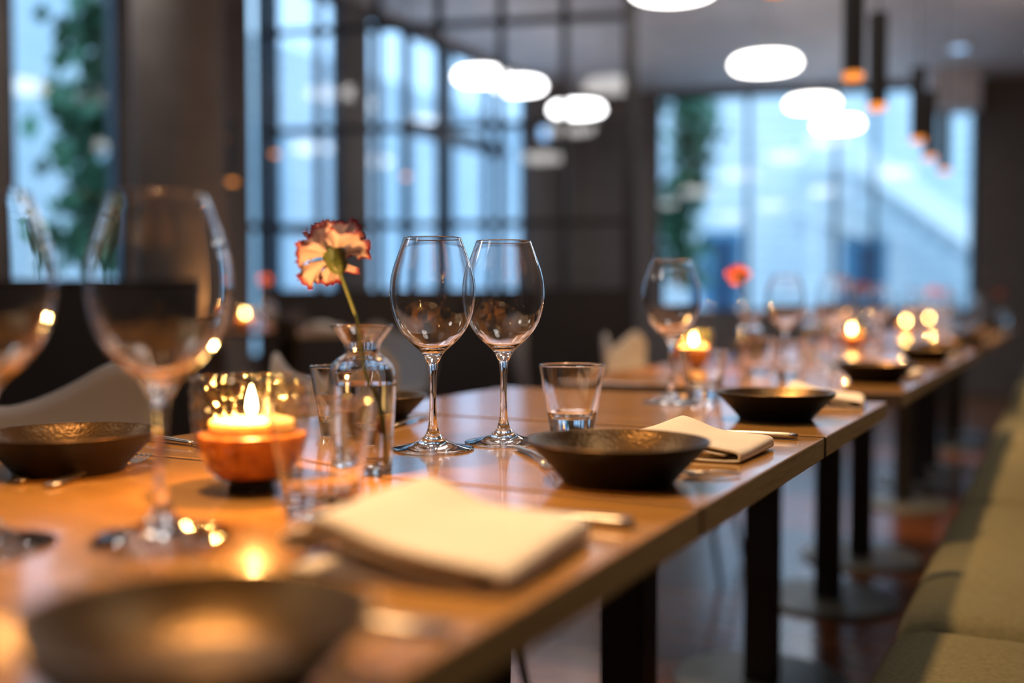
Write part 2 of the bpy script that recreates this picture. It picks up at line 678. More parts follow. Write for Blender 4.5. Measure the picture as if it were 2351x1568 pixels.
def ivy(name, centre, size, n, label, rz=0):
    rnd = random.Random(hash(label) % 1000 + 3 if False else len(label))
    V, F = [], []
    for i in range(n):
        p = Vector((rnd.gauss(0, .33) * size[0], rnd.gauss(0, .33) * size[1], rnd.uniform(-.5, .5) * size[2]))
        p.x += .25 * size[0] * sin(p.z * 3.1)
        s = rnd.uniform(.05, .10)
        q = Matrix.Rotation(rnd.uniform(0, 6.28), 3, 'Z') @ Matrix.Rotation(rnd.uniform(.4, 1.5), 3, 'X')
        k = len(V)
        for (a, c) in [(0, -1), (.75, -.35), (.5, .45), (0, 1.05), (-.5, .45), (-.75, -.35)]:
            V.append(p + q @ Vector((a * s, c * s, .12 * s * (abs(a)))))
        F.append(tuple(range(k, k + 6)))
    o = mesh(name, V, F, M['leaf'], None, False, centre, (0, 0, rz))
    return tag(o, label, 'plant')


ivy('hanging_ivy', (-5.75, 4.88, 2.35), (.22, .42, 2.4), 620, 'green ivy hanging outside the left window beside the dark frame')
ivo = wo + FD * .28 + Vector((-sin(A17), cos(A17), 0)) * .8
ivy('climbing_ivy', (ivo.x, ivo.y, 2.35), (.42, .3, 2.4), 800, 'green ivy climbing outside the left edge of the far window')

# ---------------------------------------------------------------- steel and glass partition
P1 = dict(x=0, y=0)
px, py = -2.345, 6.0
part = empty('glazed_partition', (px, py, 0), A17 + pi, 'black steel and glass partition with dark lower panel behind the wine glasses', 'partition')
PL = 2.60
rows = [1.0, 1.43, 2.05, 2.69, CEIL - .03]
for i in range(7):
    x = i * .403
    ww = .075 if i == 0 else .042
    box('mullion', x - ww / 2, x + ww / 2, -.025, .025, 0.0 if i in (0, 6) else 1.0, CEIL - .0, M['black_metal'], part)
for z in rows:
    box('transom', .02, 6 * .403 - .02, -.022, .022, z - .02, z + .02, M['black_metal'], part)
for i in range(6):
    for a, c in zip(rows, rows[1:]):
        box('glass_pane', i * .403 + .02, (i + 1) * .403 - .02, -.004, .004, a + .02, c - .02, M['pane'], part)
box('lower_panel', .035, 6 * .403, -.03, .03, 0, .985, M['panel'], part)

bp = empty('booth_partition', (-2.99, 3.06, 0), radians(27.8) + pi, 'low dark brown booth partition behind the left grey chair', 'partition')
box('panel', 0, 1.75, -.03, .03, 0, .992, M['panel'], bp)
box('top_rail', -.005, 1.755, -.036, .036, .992, 1.020, M['dark_wood'], bp, .004)


# ---------------------------------------------------------------- ceiling lamps
def disc_lamp(loc, d, label):
    r = empty('ceiling_lamp', loc, 0, label, 'lamp', 'round white disc lamps')
    R = d / 2
    lathe('diffuser', [(0, 0), (R * .7, 0.002), (R * .93, .012), (R, .035), (R * .96, .06), (R * .9, .075)], M['lamp'], r, 48)
    lathe('lamp_rim', [(R * .9, .075), (R * .8, .095), (.06, .10), (0, .10)], M['lamp_trim'], r, 48)
    tube('hanging_rod', [(0, 0, .10), (0, 0, CEIL - loc[2])], .008, M['lamp_trim'], r, 8)
    return r


LL = 'round white disc lamp '
disc_lamp((-1.99, 5.76, 2.70), .50, LL + 'cut off by the top edge, nearest of the right row')
disc_lamp((-1.99, 7.88, 2.70), .50, LL + 'second from the front of the right row, above the far window')
disc_lamp((-2.0, 9.62, 2.70), .45, LL + 'third of the right row, overlapping the one behind it')
disc_lamp((-2.0, 10.85, 2.70), .46, LL + 'farthest of the right row, hanging close to the far window')
for y in (3.75, 1.65, -.5):  # unseen lamps added as room fill, continuing the right row
    disc_lamp((-1.99, y, 2.70), .50, LL + 'added as unseen fill light at %s' % ('the fourth table' if y > 3 else 'the second table' if y > 1 else 'the near end of the room'))
for y, t in ((1.2, 'nearest bench cushions'), (3.6, 'middle of the bench'), (6.0, 'far half of the bench'), (8.4, 'far end of the bench')):  # unseen row added to brighten the dark bench
    disc_lamp((.05, y, 2.70), .50, LL + 'added as unseen fill light over the ' + t)
for y, t in ((3.2, 'booth partition'), (.6, 'left chairs')):  # two more unseen lamps added as fill on the left
    disc_lamp((-4.0, y, 2.70), .50, LL + 'added as unseen fill light near the ' + t)
disc_lamp((-4.10, 7.25, 2.70), .42, LL + 'on the left behind the partition, nearest the window wall')
disc_lamp((-4.0, 7.72, 2.70), .42, LL + 'behind the partition, half hidden behind the leftmost one')
disc_lamp((-4.0, 8.88, 2.70), .50, LL + 'behind the partition, lowest of the left group')


def pendant(loc, label, power, L=.34, rad=.035, light=True, group='black tube pendants over the long table row'):
    r = empty('tube_pendant', loc, 0, label, 'pendant lamp', group)
    lathe('tube', [(rad - .003, 0), (rad, 0), (rad, L), (.006, L + .004), (0, L + .004)], M['black_metal'], r, 32)
    lathe('glowing_tip', [(0, -.020), (rad * .88, -.019), (rad * .93, -.016), (rad * .93, .02)], M['bulb'], r, 32)
    tube('cord', [(0, 0, L), (0, 0, CEIL - loc[2] - .02)], .003, M['black_metal'], r, 6)
    lathe('ceiling_rose', [(0, CEIL - loc[2] - .03), (.04, CEIL - loc[2] - .03), (.045, CEIL - loc[2])], M['black_metal'], r, 24)
    if light:
        ld = bpy.data.lights.new('pendant_beam', 'SPOT')
        ld.energy = power
        ld.color = (1.0, 0.60, 0.27)
        ld.spot_size = radians(100)
        ld.spot_blend = .9
        ld.shadow_soft_size = .028
        lo = link(bpy.data.objects.new('pendant_beam', ld))
        lo.parent = r
        lo.location = (0, 0, -.052)
    return r


for y, t in [(.52, 'over the nearest table'), (1.62, 'over the third table'), (2.55, 'over the fourth table'),
             (3.62, 'with a bright orange tip, cut off by the top edge'), (4.14, 'second of the visible row, left of the taller one behind it'),
             (5.41, 'third of the visible row, in front of the far window'), (6.72, 'lowest of the visible row at the right end of the far window')]:
    pendant((-.62, y, 1.69 if y < 4 else (1.675 if y < 5 else 1.73)), 'black tube pendant ' + t, PENDANT_W)
pendant((-.62, 5.93, 1.71), 'black tube pendant between the third and the lowest in the row', PENDANT_W)
for (p, t) in [((-4.519, 4.783, 1.938), 'in front of the grey pillar edge'), ((-4.227, 4.934, 1.845), 'hanging before the left pane of the window wall'),
               ((-4.225, 4.558, 1.637), 'lowest one beside the grey pillar'), ((-3.523, 5.30, 1.708), 'hanging alone before the middle of the window wall')]:
    pendant(p, 'small black tube pendant ' + t, 4.0, .34, .026, True, 'black tube pendants over the left tables')

M['blue_light'] = emis('pale_blue_light', (0.35, 0.62, 1.0), 1.0)
for (x, y, t) in ((-.83, 10.2, 'small pale blue recessed light in the ceiling at the upper right'), (-1.26, 11.15, 'small pale blue recessed light in the ceiling close to the far window')):
    r = empty('ceiling_spotlight', (x, y, CEIL - .03), 0, t, 'spotlight')
    lathe('housing', [(.07, 0), (.085, .0), (.085, .03)], M['lamp_trim'], r, 24)
    lathe('lens', [(0, .004), (.07, .004)], M['blue_light'], r, 24)
r = empty('wall_light', (XL + .01, 9.75, 2.72), 0, 'small blue light on the dark wall between the lamps and partition', 'light')
box('housing', -.02, .02, -.09, .09, -.09, .09, M['black_metal'], r, .005)
box('lens', .02, .035, -.075, .075, -.075, .075, M['blue_light'], r, .004)

# ================================================================ TABLES
ROWX0, ROWX1 = -0.985, -0.255


def table(y0, y1, label, x0=ROWX0, x1=ROWX1, top=TT, post=None):
    cx, cyy = (x0 + x1) / 2, (y0 + y1) / 2 if post is None else post
    r = empty('dining_table', (cx, cyy, 0), 0, label, 'table', None)
    th = .026
    a, b_, c, d = x0 - cx, x1 - cx, y0 - cyy, y1 - cyy
    V, F = box_vf(a, b_, c, d, top - th, top)
    o = mesh('tabletop', V, F, M['oak'], r, False)
    o.data.materials.append(M['oak_edge'])
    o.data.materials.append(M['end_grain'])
    for p in o.data.polygons:
        if abs(p.normal.x) > .5: p.material_index = 1
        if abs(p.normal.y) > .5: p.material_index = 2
    m = o.modifiers.new('bevel', 'BEVEL')
    m.width = .0018
    m.segments = 2
    box('post', -.037, .037, -.037, .037, .014, top - th - .012, M['black_metal'], r, .003)
    box('top_bracket', -.24, .24, -.03, .03, top - th - .012, top - th, M['black_metal'], r)
    lathe('base_plate', [(0, 0), (.205, 0), (.21, .006), (.205, .013), (.05, .015), (0, .015)], M['base_plate'], r, 56)
    return r


T = [(.255, .8125, 'nearest oak table top, lit orange by the big candle cup', None),
     (.8210, 1.3155, 'oak table under the two sharp wine glasses, second in the row', None),
     (1.3300, 1.851, 'third oak table in the row, with pale window reflections and one wine glass', None),
     (2.045, 2.87, 'fourth oak table, beyond the narrow gap, with the blurred red carnation', 2.47),
     (2.88, 3.65, 'fifth oak table in the row, with a dark plate and napkin at its edge', 3.28),
     (3.66, 4.20, 'sixth oak table in the row, with the brightest far candle', 3.88),
     (4.72, 5.33, 'seventh table of the row, after the second gap', 5.03),
     (5.34, 5.94, 'eighth table of the row, blurred among the glasses', None),
     (5.95, 6.55, 'ninth table of the row, with the round yellow candle glow', None),
     (6.90, 7.50, 'tenth table of the row, below the lowest pendant', None),
     (7.51, 8.30, 'farthest table of the row, near the far window', None)]
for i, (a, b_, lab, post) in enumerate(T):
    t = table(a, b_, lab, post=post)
    if i == 0:
        # this table's pedestal stands under its middle
        pass
lt = table(3.62, 4.28, 'separate small table at left with candle and pink flower, behind the booth partition', -3.62, -2.98, .80)

# ================================================================ TABLEWARE
K = 1.183 / 2380.0


def wine_glass(loc, label, scale=1.0, seg=64, group=None):
    r = empty('wine_glass', loc, 0, label, 'wine glass', group)
    foot_p = [(0, .0004), (.03, .0004), (.0455, .0003), (.0467, .0012), (.0462, .0022), (.0437, .0030), (.036, .0044), (.0265, .0066), (.019, .0092), (.0137, .0122), (.0105, .0155), (.0082, .0185), (.0068, .022)]
    stem_p = [(.0068, .022), (.0056, .027), (.0046, .035), (.0040, .048), (.0038, .062), (.0041, .078), (.0047, .090), (.0058, .0975), (.0080, .1024)]
    outer = [(.0080, .1024), (.0106, .1075), (.0145, .1125), (.0205, .1178), (.0270, .1235), (.0350, .1327), (.0412, .1430), (.0455, .1550), (.0482, .1690), (.0487, .1810), (.0478, .1930), (.0452, .2050), (.0412, .2170), (.0368, .2290), (.0327, .2405)]
    o_s = [(p.x, p.y) for p in catmull([(a, b_, 0) for a, b_ in outer], 3)]
    inner = [(.0321, .2400), (.0362, .2290), (.0405, .2170), (.0445, .2050), (.0471, .1930), (.0480, .1810), (.0475, .1690), (.0447, .1550), (.0402, .1430), (.0337, .1327), (.0250, .1240), (.0180, .1185), (.0110, .1148), (.0050, .1131), (0, .1126)]
    i_s = [(max(0, p.x), p.y) for p in catmull([(a, b_, 0) for a, b_ in inner], 3)]
    i_s[-1] = (0, .1126)
    rim = [(.0326, .2411), (.0322, .2409)]
    fs = [(max(0, p.x), p.y) for p in catmull([(a, b_, 0) for a, b_ in foot_p[2:]], 3)]
    lathe('foot', foot_p[:2] + fs, M['glass'], r, seg)
    ss = [(p.x, p.y) for p in catmull([(a, b_, 0) for a, b_ in stem_p], 3)]
    lathe('stem', ss, M['glass'], r, seg)
    lathe('bowl', o_s + rim + i_s, M['glass'], r, seg)
    r.scale = (scale,) * 3
    return r


def tumbler(loc, label, group=None):
    r = empty('water_tumbler', loc, 0, label, 'tumbler', group)
    out = [(0, .0008), (.022, .0008), (.0265, .0002), (.0285, .0016), (.0292, .006), (.0300, .012), (.0322, .024), (.0368, .052), (.0428, .0868), (.0427, .0882), (.0418, .0884), (.0412, .0872), (.0352, .052), (.0302, .027), (.0285, .0225), (.024, .0198), (.012, .0188), (0, .0186)]
    lathe('glass_body', out, M['glass'], r, 56)
    return r


def vase(loc, label, group=None, water=True):
    r = empty('bud_vase', loc, 0, label, 'vase', group)
    prof = [(0, .0012), (.020, .0010), (.0270, .0004), (.0285, .002), (.0290, .008), (.0305, .040), (.0322, .070), (.0328, .090), (.0320, .100), (.0285, .1085), (.0225, .1135), (.0180, .1165), (.0168, .1205), (.0178, .1260), (.0220, .1330), (.0285, .1415), (.0305, .1440), (.0303, .1452), (.0292, .1444),
            (.0215, .1348), (.0164, .1270), (.0153, .1205), (.0166, .1158), (.0212, .1120), (.0270, .1070), (.0302, .0995), (.0310, .090), (.0304, .070), (.0287, .040), (.0272, .012), (.0255, .0075), (.018, .0060), (0, .0058)]
    pr = [(max(0, p.x), p.y) for p in catmull([(a, b_, 0) for a, b_ in prof], 2)]
    pr[0] = (0, .0012)
    pr[-1] = (0, .0058)
    lathe('glass_body', pr, M['glass'], r, 56)
    if water:
        lathe('water', [(0, .0062), (.0178, .0064), (.0250, .0080), (.0268, .013), (.0283, .040), (.0299, .070), (.0305, .0885), (.030, .0880), (0, .0878)], M['water'], r, 56)
    return r


def bowl_plate(loc, label, group=None, R=.0845, rz=0):
    r = empty('stoneware_bowl', loc, rz, label, 'bowl', group)
    s = R / .0845
    prof = [(0, .004), (.046, .004), (.049, .0008), (.0515, .0004), (.0535, .004), (.060, .012), (.072, .0245), (.0815, .0345), (.0843, .0385), (.0845, .0395), (.0836, .0402), (.0815, .0385), (.074, .0305), (.064, .0215), (.054, .0145), (.044, .0108), (.022, .0090), (0, .0088)]
    pr = [(max(0, p.x * s), p.y * s) for p in catmull([(a, b_, 0) for a, b_ in prof], 3)]
    pr[0] = (0, .004 * s)
    pr[-1] = (0, .0088 * s)
    o = lathe('bowl_body', pr, M['bowl_out'], r, 72)
    o.data.materials.append(M['bowl'])
    for p in o.data.polygons:
        c = p.center
        if p.normal.z > .05 or (p.normal.x * c.x + p.normal.y * c.y) < 0 and c.z > .006: p.material_index = 1
    return r


def single(root):
    """a thing with just one part: keep the mesh itself at top level"""
    ch = root.children[0]
    for k in ('label', 'category', 'group'):
        if k in root.keys(): ch[k] = root[k]
    nm, loc, rot = root.name, root.location.copy(), root.rotation_euler.copy()
    ch.parent = None
    ch.location, ch.rotation_euler = loc, rot
    bpy.data.objects.remove(root)
    ch.name = nm
    return ch


def ribbon(name, path, y0, y1, m, parent, th=.0022, ny=14, wob=.0012, seed=1, skew=0.0):
    """a cloth fold: path in x-z swept along y, with thickness"""
    rnd = random.Random(seed)
    P = catmull([(x, 0, z) for x, z in path], 6)
    n = len(P)
    nor = []
    for i in range(n):
        t = (P[min(i + 1, n - 1)] - P[max(i - 1, 0)]).normalized()
        nor.append(Vector((-t.z, 0, t.x)))
    ph = [rnd.uniform(0, 6.28) for _ in range(4)]
    V, F = [], []
    for side in (1, -1):
        for j in range(ny + 1):
            y = y0 + (y1 - y0) * j / ny
            for i, p in enumerate(P):
                dz = wob * (sin(y * 40 + ph[0]) * .6 + sin(p.x * 60 + y * 25 + ph[1]) * .7)
                k = max(0, min(1, p.z / .008))
                q = p + nor[i] * (th / 2 * side)
                V.append((q.x + skew * (y - y0) + .0015 * sin(y * 30 + ph[2]), y + .002 * sin(p.x * 50 + ph[3]), max(.0004, q.z + dz * k)))
    o2 = (ny + 1) * n
    for j in range(ny):
        for i in range(n - 1):
            a, b_, c, d = j * n + i, j * n + i + 1, (j + 1) * n + i + 1, (j + 1) * n + i
            F.append((a, b_, c, d))
            F.append((o2 + d, o2 + c, o2 + b_, o2 + a))
    for i in range(n - 1):
        F.append((i, o2 + i, o2 + i + 1, i + 1))
        e = ny * n
        F.append((e + i, e + i + 1, o2 + e + i + 1, o2 + e + i))
    for j in range(ny):
        F.append((j * n, (j + 1) * n, o2 + (j + 1) * n, o2 + j * n))
        e = n - 1
        F.append((j * n + e, o2 + j * n + e, o2 + (j + 1) * n + e, (j + 1) * n + e))
    return mesh(name, V, F, m, parent, True)


def napkin(loc, rz, label, group=None, seed=1, s=1.0):
    r = empty('cloth_napkin', loc, rz, label, 'napkin', group)
    main = [(-.118, .0022), (-.07, .0020), (-.004, .0024), (.0035, .0070), (.000, .0125), (-.020, .0150), (-.060, .0195), (-.092, .0285), (-.104, .0305), (-.1085, .0275), (-.104, .0240), (-.080, .0185), (-.045, .0120), (-.012, .0090)]
    ribbon('top_fold', main, -.065, .065, M['napkin'], r, .0026, seed=seed)
    under = [(-.035, .0058), (-.075, .0075), (-.110, .0145), (-.130, .0150), (-.1395, .0110), (-.134, .0065), (-.122, .0060)]
    ribbon('under_fold', under, -.040, .088, M['napkin'], r, .0026, seed=seed + 5, skew=.02)
    r.scale = (s,) * 3
    return r


def knife(loc, rz, label, group=None):
    r = empty('table_knife', loc, rz, label, 'knife', group)
    tube('handle', [(0, 0, .0045), (.010, 0, .0047), (.05, 0, .0045), (.088, 0, .004), (.094, 0, .0038)], [(.0048, .0032), (.0058, .0040), (.0052, .0038), (.0042, .0030), (.0035, .0025)], M['steel'], r, 16)
    V = [(.092, -.003, .0034), (.105, -.006, .0034), (.17, -.0085, .0034), (.195, -.003, .0034), (.199, .004, .0034), (.105, .004, .0034), (.092, .003, .0034)]
    V2 = [(x, y, z + .0012) for x, y, z in V]
    n = len(V)
    mesh('blade', V + V2, [tuple(range(n))[::-1], tuple(range(n, 2 * n))] + [(i, (i + 1) % n, n + (i + 1) % n, n + i) for i in range(n)], M['steel'], r, False)
    return r


def fork(loc, rz, label, group=None):
    r = empty('table_fork', loc, rz, label, 'fork', group)
    tube('handle', [(0, 0, .003), (.02, 0, .0035), (.07, 0, .006), (.115, 0, .0055), (.13, 0, .0035)], [(.0055, .0015), (.0062, .0016), (.0035, .0016), (.0025, .0016), (.007, .0012)], M['steel'], r, 12)
    V, F = [], []
    for k in range(4):
        y = (-.0085 + k * .0057)
        v, f = tube_vf([(.128, y * .7, .0034), (.142, y, .0022), (.16, y, .003), (.178, y, .0075)], [(.0026, .001), (.0018, .001), (.0014, .0009), (.0007, .0006)], 8)
        F += [tuple(i + len(V) for i in q) for q in f]
        V += v
    mesh('tines', V, F, M['steel'], r)
    return r


def teaspoon(loc, rz, label, group=None, L=.05):
    r = empty('small_spoon', loc, rz, label, 'spoon', group)
    tube('handle', [(.014, 0, .0030), (.022, 0, .0048), (.036, 0, .0042), (L - .002, 0, .0026), (L, 0, .0026)], [(.0030, .0010), (.0016, .0011), (.0017, .0011), (.0030, .0012), (.001, .0008)], M['steel'], r, 12)
    V, F = [], []
    nu, nv = 8, 20
    for side in (0, 1):
        for i in range(nu + 1):
            rr = i / nu
            for k in range(nv):
                a = 2 * pi * k / nv
                V.append((rr * .0115 * cos(a) + .004, rr * .0072 * sin(a), .0008 + .0030 * rr * rr + side * .0009))
    N1 = (nu + 1) * nv
    for i in range(nu):
        for k in range(nv):
            k2 = (k + 1) % nv
            F.append((i * nv + k, (i + 1) * nv + k, (i + 1) * nv + k2, i * nv + k2))
            F.append((N1 + i * nv + k2, N1 + (i + 1) * nv + k2, N1 + (i + 1) * nv + k, N1 + i * nv + k))
    for k in range(nv):
        k2 = (k + 1) % nv
        F.append((nu * nv + k, N1 + nu * nv + k, N1 + nu * nv + k2, nu * nv + k2))
    mesh('spoon_bowl', V, F, M['steel'], r)
    return r


def candle_cup(loc, label, group=None):
    r = empty('candle_cup', loc, 0, label, 'candle holder', group)
    def rip(a, z):
        return .0005 * sin(a * 15 + z * 500)
    body = [(.020, .0090), (.0285, .0125), (.0370, .0210), (.0425, .032), (.0462, .0445), (.0480, .058), (.0492, .073), (.0497, .090), (.0500, .0955), (.0490, .0965), (.0478, .0950), (.0472, .073), (.0455, .058)]
    body = [(p.x, p.y) for p in catmull([(a, b_, 0) for a, b_ in body], 3)]
    lathe('glass_wall', body, M['cup_glass'], r, 72, ripple=rip)
    lathe('dark_foot', [(0, .0005), (.0195, .0005), (.0200, .003), (.0185, .0070), (.0225, .0092), (.0285, .0128), (.0275, .0134), (0, .0134)], M['black_glass'], r, 56)
    lathe('amber_filling', [(0, .0140), (.0285, .0140), (.0358, .0215), (.0410, .0325), (.0440, .0430), (.0446, .0490), (.0405, .0502), (0, .0502)], M['amber'], r, 56)
    return r


def tealight(loc, label, group=None, power=CANDLE_W, light=True):
    r = empty('tealight_candle', loc, 0, label, 'candle', group)
    lathe('wax', [(0, 0), (.030, 0), (.0335, .002), (.034, .0085), (.0325, .0098), (.029, .0085), (.010, .0075), (0, .0073)], M['wax'], r, 48)
    tube('wick', [(0, 0, .007), (.0003, 0, .011), (.001, 0, .0145)], .0008, M['wick'], r, 8)
    fl = lathe('flame', [(0, 0), (.0022, .0015), (.0040, .0050), (.0043, .0085), (.0034, .0145), (.0018, .0210), (0, .0265)], M['flame'], r, 20, loc=(.001, 0, .0128))
    if light:
        ld = bpy.data.lights.new('flame_glow', 'POINT')
        ld.energy = power
        ld.color = (1.0, 0.46, 0.13)
        ld.shadow_soft_size = .006
        lo = link(bpy.data.objects.new('flame_glow', ld))
        lo.parent = r
        lo.location = (.001, 0, .052)
    return r


def petal_vf(Lp, half, seed, cup=.25, curl=.3, nr=10, na=22):
    rnd = random.Random(seed)
    ph = [rnd.uniform(0, 6.28) for _ in range(5)]
    V, E = [], []
    for i in range(nr + 1):
        t = i / nr
        for k in range(na + 1):
            u = -1 + 2 * k / na
            edge = 1 - .10 * abs(sin(u * 13 + ph[3])) * t ** 3 - .16 * u * u
            a = u * half * (.30 + .70 * t ** .7)
            rr = Lp * (.06 + .94 * t) * (1 if t < .6 else (1 + (edge - 1) * (t - .6) / .4))
            ruf = Lp * t ** 1.6 * (.11 * sin(u * 5 + ph[0]) + .06 * sin(u * 11 + ph[1]) + .03 * sin(u * 19 + ph[2]))
            z = Lp * (cup * t - curl * t * t) + ruf
            V.append((rr * cos(a), rr * sin(a), z))
            E.append(t * (1 - .02 * abs(u)))
    F = []
    for i in range(nr):
        for k in range(na):
            a = i * (na + 1) + k
            F.append((a, a + 1, a + na + 2, a + na + 1))
    return V, F, E


def add_edge_attr(o, E):
    at = o.data.attributes.new('edge', 'FLOAT', 'POINT')
    at.data.foreach_set('value', E)


def carnation(base, stem_pts, axis, label, R=.040, seed=3, separate=True, group=None, pm='petal'):
    """base = where the stem stands; stem_pts relative to base; axis = direction the blossom faces"""
    r = empty('carnation', base, 0, label, 'flower', group)
    P = catmull(stem_pts, 6)
    n = len(P)
    tube('stem', P, [.0015 + .0006 * (i / n) for i in range(n)], M['stem'], r, 10)
    top = Vector(stem_pts[-1])
    q = Vector(axis).normalized().to_track_quat('Z', 'Y')
    cal = [(0, -.004), (.0030, -.003), (.0072, .001), (.0096, .006), (.0105, .013), (.0125, .0225), (.0110, .0235), (0, .020)]
    c = lathe('calyx', cal, M['calyx'], r, 24, ripple=lambda a, z: .0006 * sin(a * 5))
    c.location = top
    c.rotation_euler = q.to_euler()
    rnd = random.Random(seed)
    allV, allF, allE = [], [], []
    rings = [(5, .10, 1.0, -.05, .30), (5, .35, .98, .35, .22), (5, .7, .85, .85, .10)]
    for (cnt, cup, ls, tilt, curl) in rings:
        for k in range(cnt):
            V, F, E = petal_vf(R * ls * rnd.uniform(.86, 1.1), rnd.uniform(.58, .80), rnd.randint(0, 9999), .25 + cup * .5, curl)
            ang = 2 * pi * (k + rnd.uniform(-.18, .18)) / cnt + cup * 2
            rot = Matrix.Rotation(ang, 3, 'Z') @ Matrix.Rotation(-tilt * .8 - rnd.uniform(-.12, .12), 3, 'Y')
            V = [rot @ Vector(v) + Vector((0, 0, .0165)) for v in V]
            V = [top + (q @ v) for v in V]
            if separate:
                o = mesh('petal', V, F, M[pm], r)
                add_edge_attr(o, E)
            else:
                m0 = len(allV)
                allV += V
                allF += [tuple(i + m0 for i in f) for f in F]
                allE += E
    if not separate:
        o = mesh('blossom', allV, allF, M[pm], r)
        add_edge_attr(o, allE)
    return r


Z = TT
# ---- second table: the sharp glasses
wine_glass((-.629, 1.000, Z), 'sharp empty wine glass, the left and nearer of the pair in focus', group=None)
wine_glass((-.585, 1.088, Z), 'sharp empty wine glass, the right one of the pair, just behind the other')
single(tumbler((-.555, 1.219, Z), 'clear tumbler standing alone right of the two sharp wine glasses'))
single(bowl_plate((-.360, .895, Z), 'dark bronze bowl with golden highlight in front of the folded napkin'))
napkin((-.292, 1.118, Z), radians(0), 'cream folded napkin beside the sharp bronze bowl', seed=2)
knife((-.280, 1.280, Z), radians(180), 'steel knife lying behind the napkin on the second table')
fork((-.545, 1.048, Z), radians(-49), 'steel fork with its handle end showing left of the sharp bronze bowl')
teaspoon((-.312, .958, Z), radians(28), 'small shiny spoon right of the sharp bronze bowl')
single(bowl_plate((-.862, 1.205, Z), 'dark bowl half hidden behind the bud vase at the far side', R=.080))
fork((-.790, 1.150, Z), radians(103), 'fork at the dark bowl behind the bud vase')
knife((-1.0 + .015, .905, Z), radians(-8), 'knife with shiny blade behind the left dark bowl')
single(tumbler((-.800, 1.060, Z), 'small tumbler almost hidden behind the bud vase'))

# ---- first table
wine_glass((-.558, .528, Z), 'large blurred wine glass in the left foreground with orange sparkles')
wine_glass((-.645, .452, Z), 'blurred wine glass cut off by the left edge of the photo')
single(tumbler((-.512, .648, Z), 'blurred tumbler in front of the candle cup'))
candle_cup((-.630, .700, Z), 'large dimpled glass candle cup with amber filling, nearest in the photo').scale = (1.05,) * 3
tealight((-.630, .700, Z + .0533), 'burning tealight inside the nearest candle cup').scale = (1.05,) * 3
vase((-.603, .829, Z), 'clear bud vase with flared rim holding the sharp carnation')
vb = Vector((-.603, .829, Z))
sp = [(-.587, .838, .757), (-.589, .838, .790), (-.594, .836, .821), (-.604, .832, .858), (-.6095, .831, .896), (-.615, .829, .915), (-.622, .826, .936), (-.6265, .825, .949)]
sp = [Vector(p) - Vector((-.587, .838, .757)) for p in sp]
carnation((-.587, .838, .757), sp, (-.52, .235, .75), 'salmon carnation with dark red petal edges in the sharp bud vase', R=.046, seed=11)
single(bowl_plate((-.316, .316, Z), 'large blurred dark bowl at the bottom left corner of the photo', R=.0765))
napkin((-.284, .580, Z), radians(4), 'large blurred cream napkin in the foreground', seed=4, s=1.17)
knife((-.274, .711, Z), radians(180), 'blurred knife behind the foreground napkin')
fork((-.266, .440, Z), radians(196), 'blurred fork lying under the right side of the foreground bowl')
single(bowl_plate((-.865, .700, Z), 'dark bowl at the left edge in front of the grey chair'))
fork((-.800, .625, Z), radians(110), 'fork in front of the left dark bowl')
teaspoon((-.842, .628, Z), radians(150), 'spoon in front of the left dark bowl', L=.06)

# ---- third table
wine_glass((-.577, 1.670, Z), 'slightly blurred wine glass alone in front of the far window')
single(tumbler((-.547, 1.752, Z), 'blurred tumbler right of the lone wine glass'))
single(bowl_plate((-.360, 1.500, Z), 'dark bowl on the third table with napkin behind it'))
napkin((-.285, 1.765, Z), radians(10), 'cream napkin behind the dark bowl of the third table', seed=8, s=1.05)
knife((-.300, 1.835, Z), radians(186), 'knife behind the napkin of the third table')


# ---- farther tables, repeated settings
cups = bpy.data.objects['candle_cup']
lights = bpy.data.objects['tealight_candle']
vz = bpy.data.objects['bud_vase']
wg = bpy.data.objects['wine_glass']
tm = bpy.data.objects['water_tumbler']
bw = bpy.data.objects['stoneware_bowl']
nk = bpy.data.objects['cloth_napkin']
flower2 = carnation((-.700, 2.640, Z + .006), [(0, 0, 0), (-.006, .002, .07), (-.012, .002, .14), (-.02, 0, .195), (-.026, -.004, .222)], (-.35, .5, .75), 'blurred red carnation standing before the blue far window', R=.034, seed=21, separate=False, pm='petal_red')


def setting(y, name, cup=(-.82, .0), gl=(-.60, -.2), tb=(-.56, -.08), vs=(-.70, .14), plates=((-.35, -.19), (-.86, -.1)), naps=((-.30, .03),), fl=True, zz=Z):
    if cup:
        copy_tree(cups, (cup[0], y + cup[1], zz), label='candle cup on the ' + name)
        copy_tree(lights, (cup[0], y + cup[1], zz + .0533), label='burning tealight on the ' + name)
    if gl: copy_tree(wg, (gl[0], y + gl[1], zz), label='blurred wine glass on the ' + name)
    if tb: copy_tree(tm, (tb[0], y + tb[1], zz), label='blurred tumbler on the ' + name)
    if vs:
        copy_tree(vz, (vs[0], y + vs[1], zz), label='bud vase on the ' + name)
        if fl: copy_tree(flower2, (vs[0], y + vs[1], zz + .007), rz=random.uniform(-.5, .5), label='blurred carnation on the ' + name)
    for k, (x, dy) in enumerate(plates):
        copy_tree(bw, (x, y + dy, zz), label=('dark bowl on the bench side of the ' if x > -.6 else 'dark bowl on the chair side of the ') + name)
    for (x, dy) in naps:
        copy_tree(nk, (x, y + dy, zz), rz=random.uniform(-.2, .2), label='cream napkin on the ' + name)


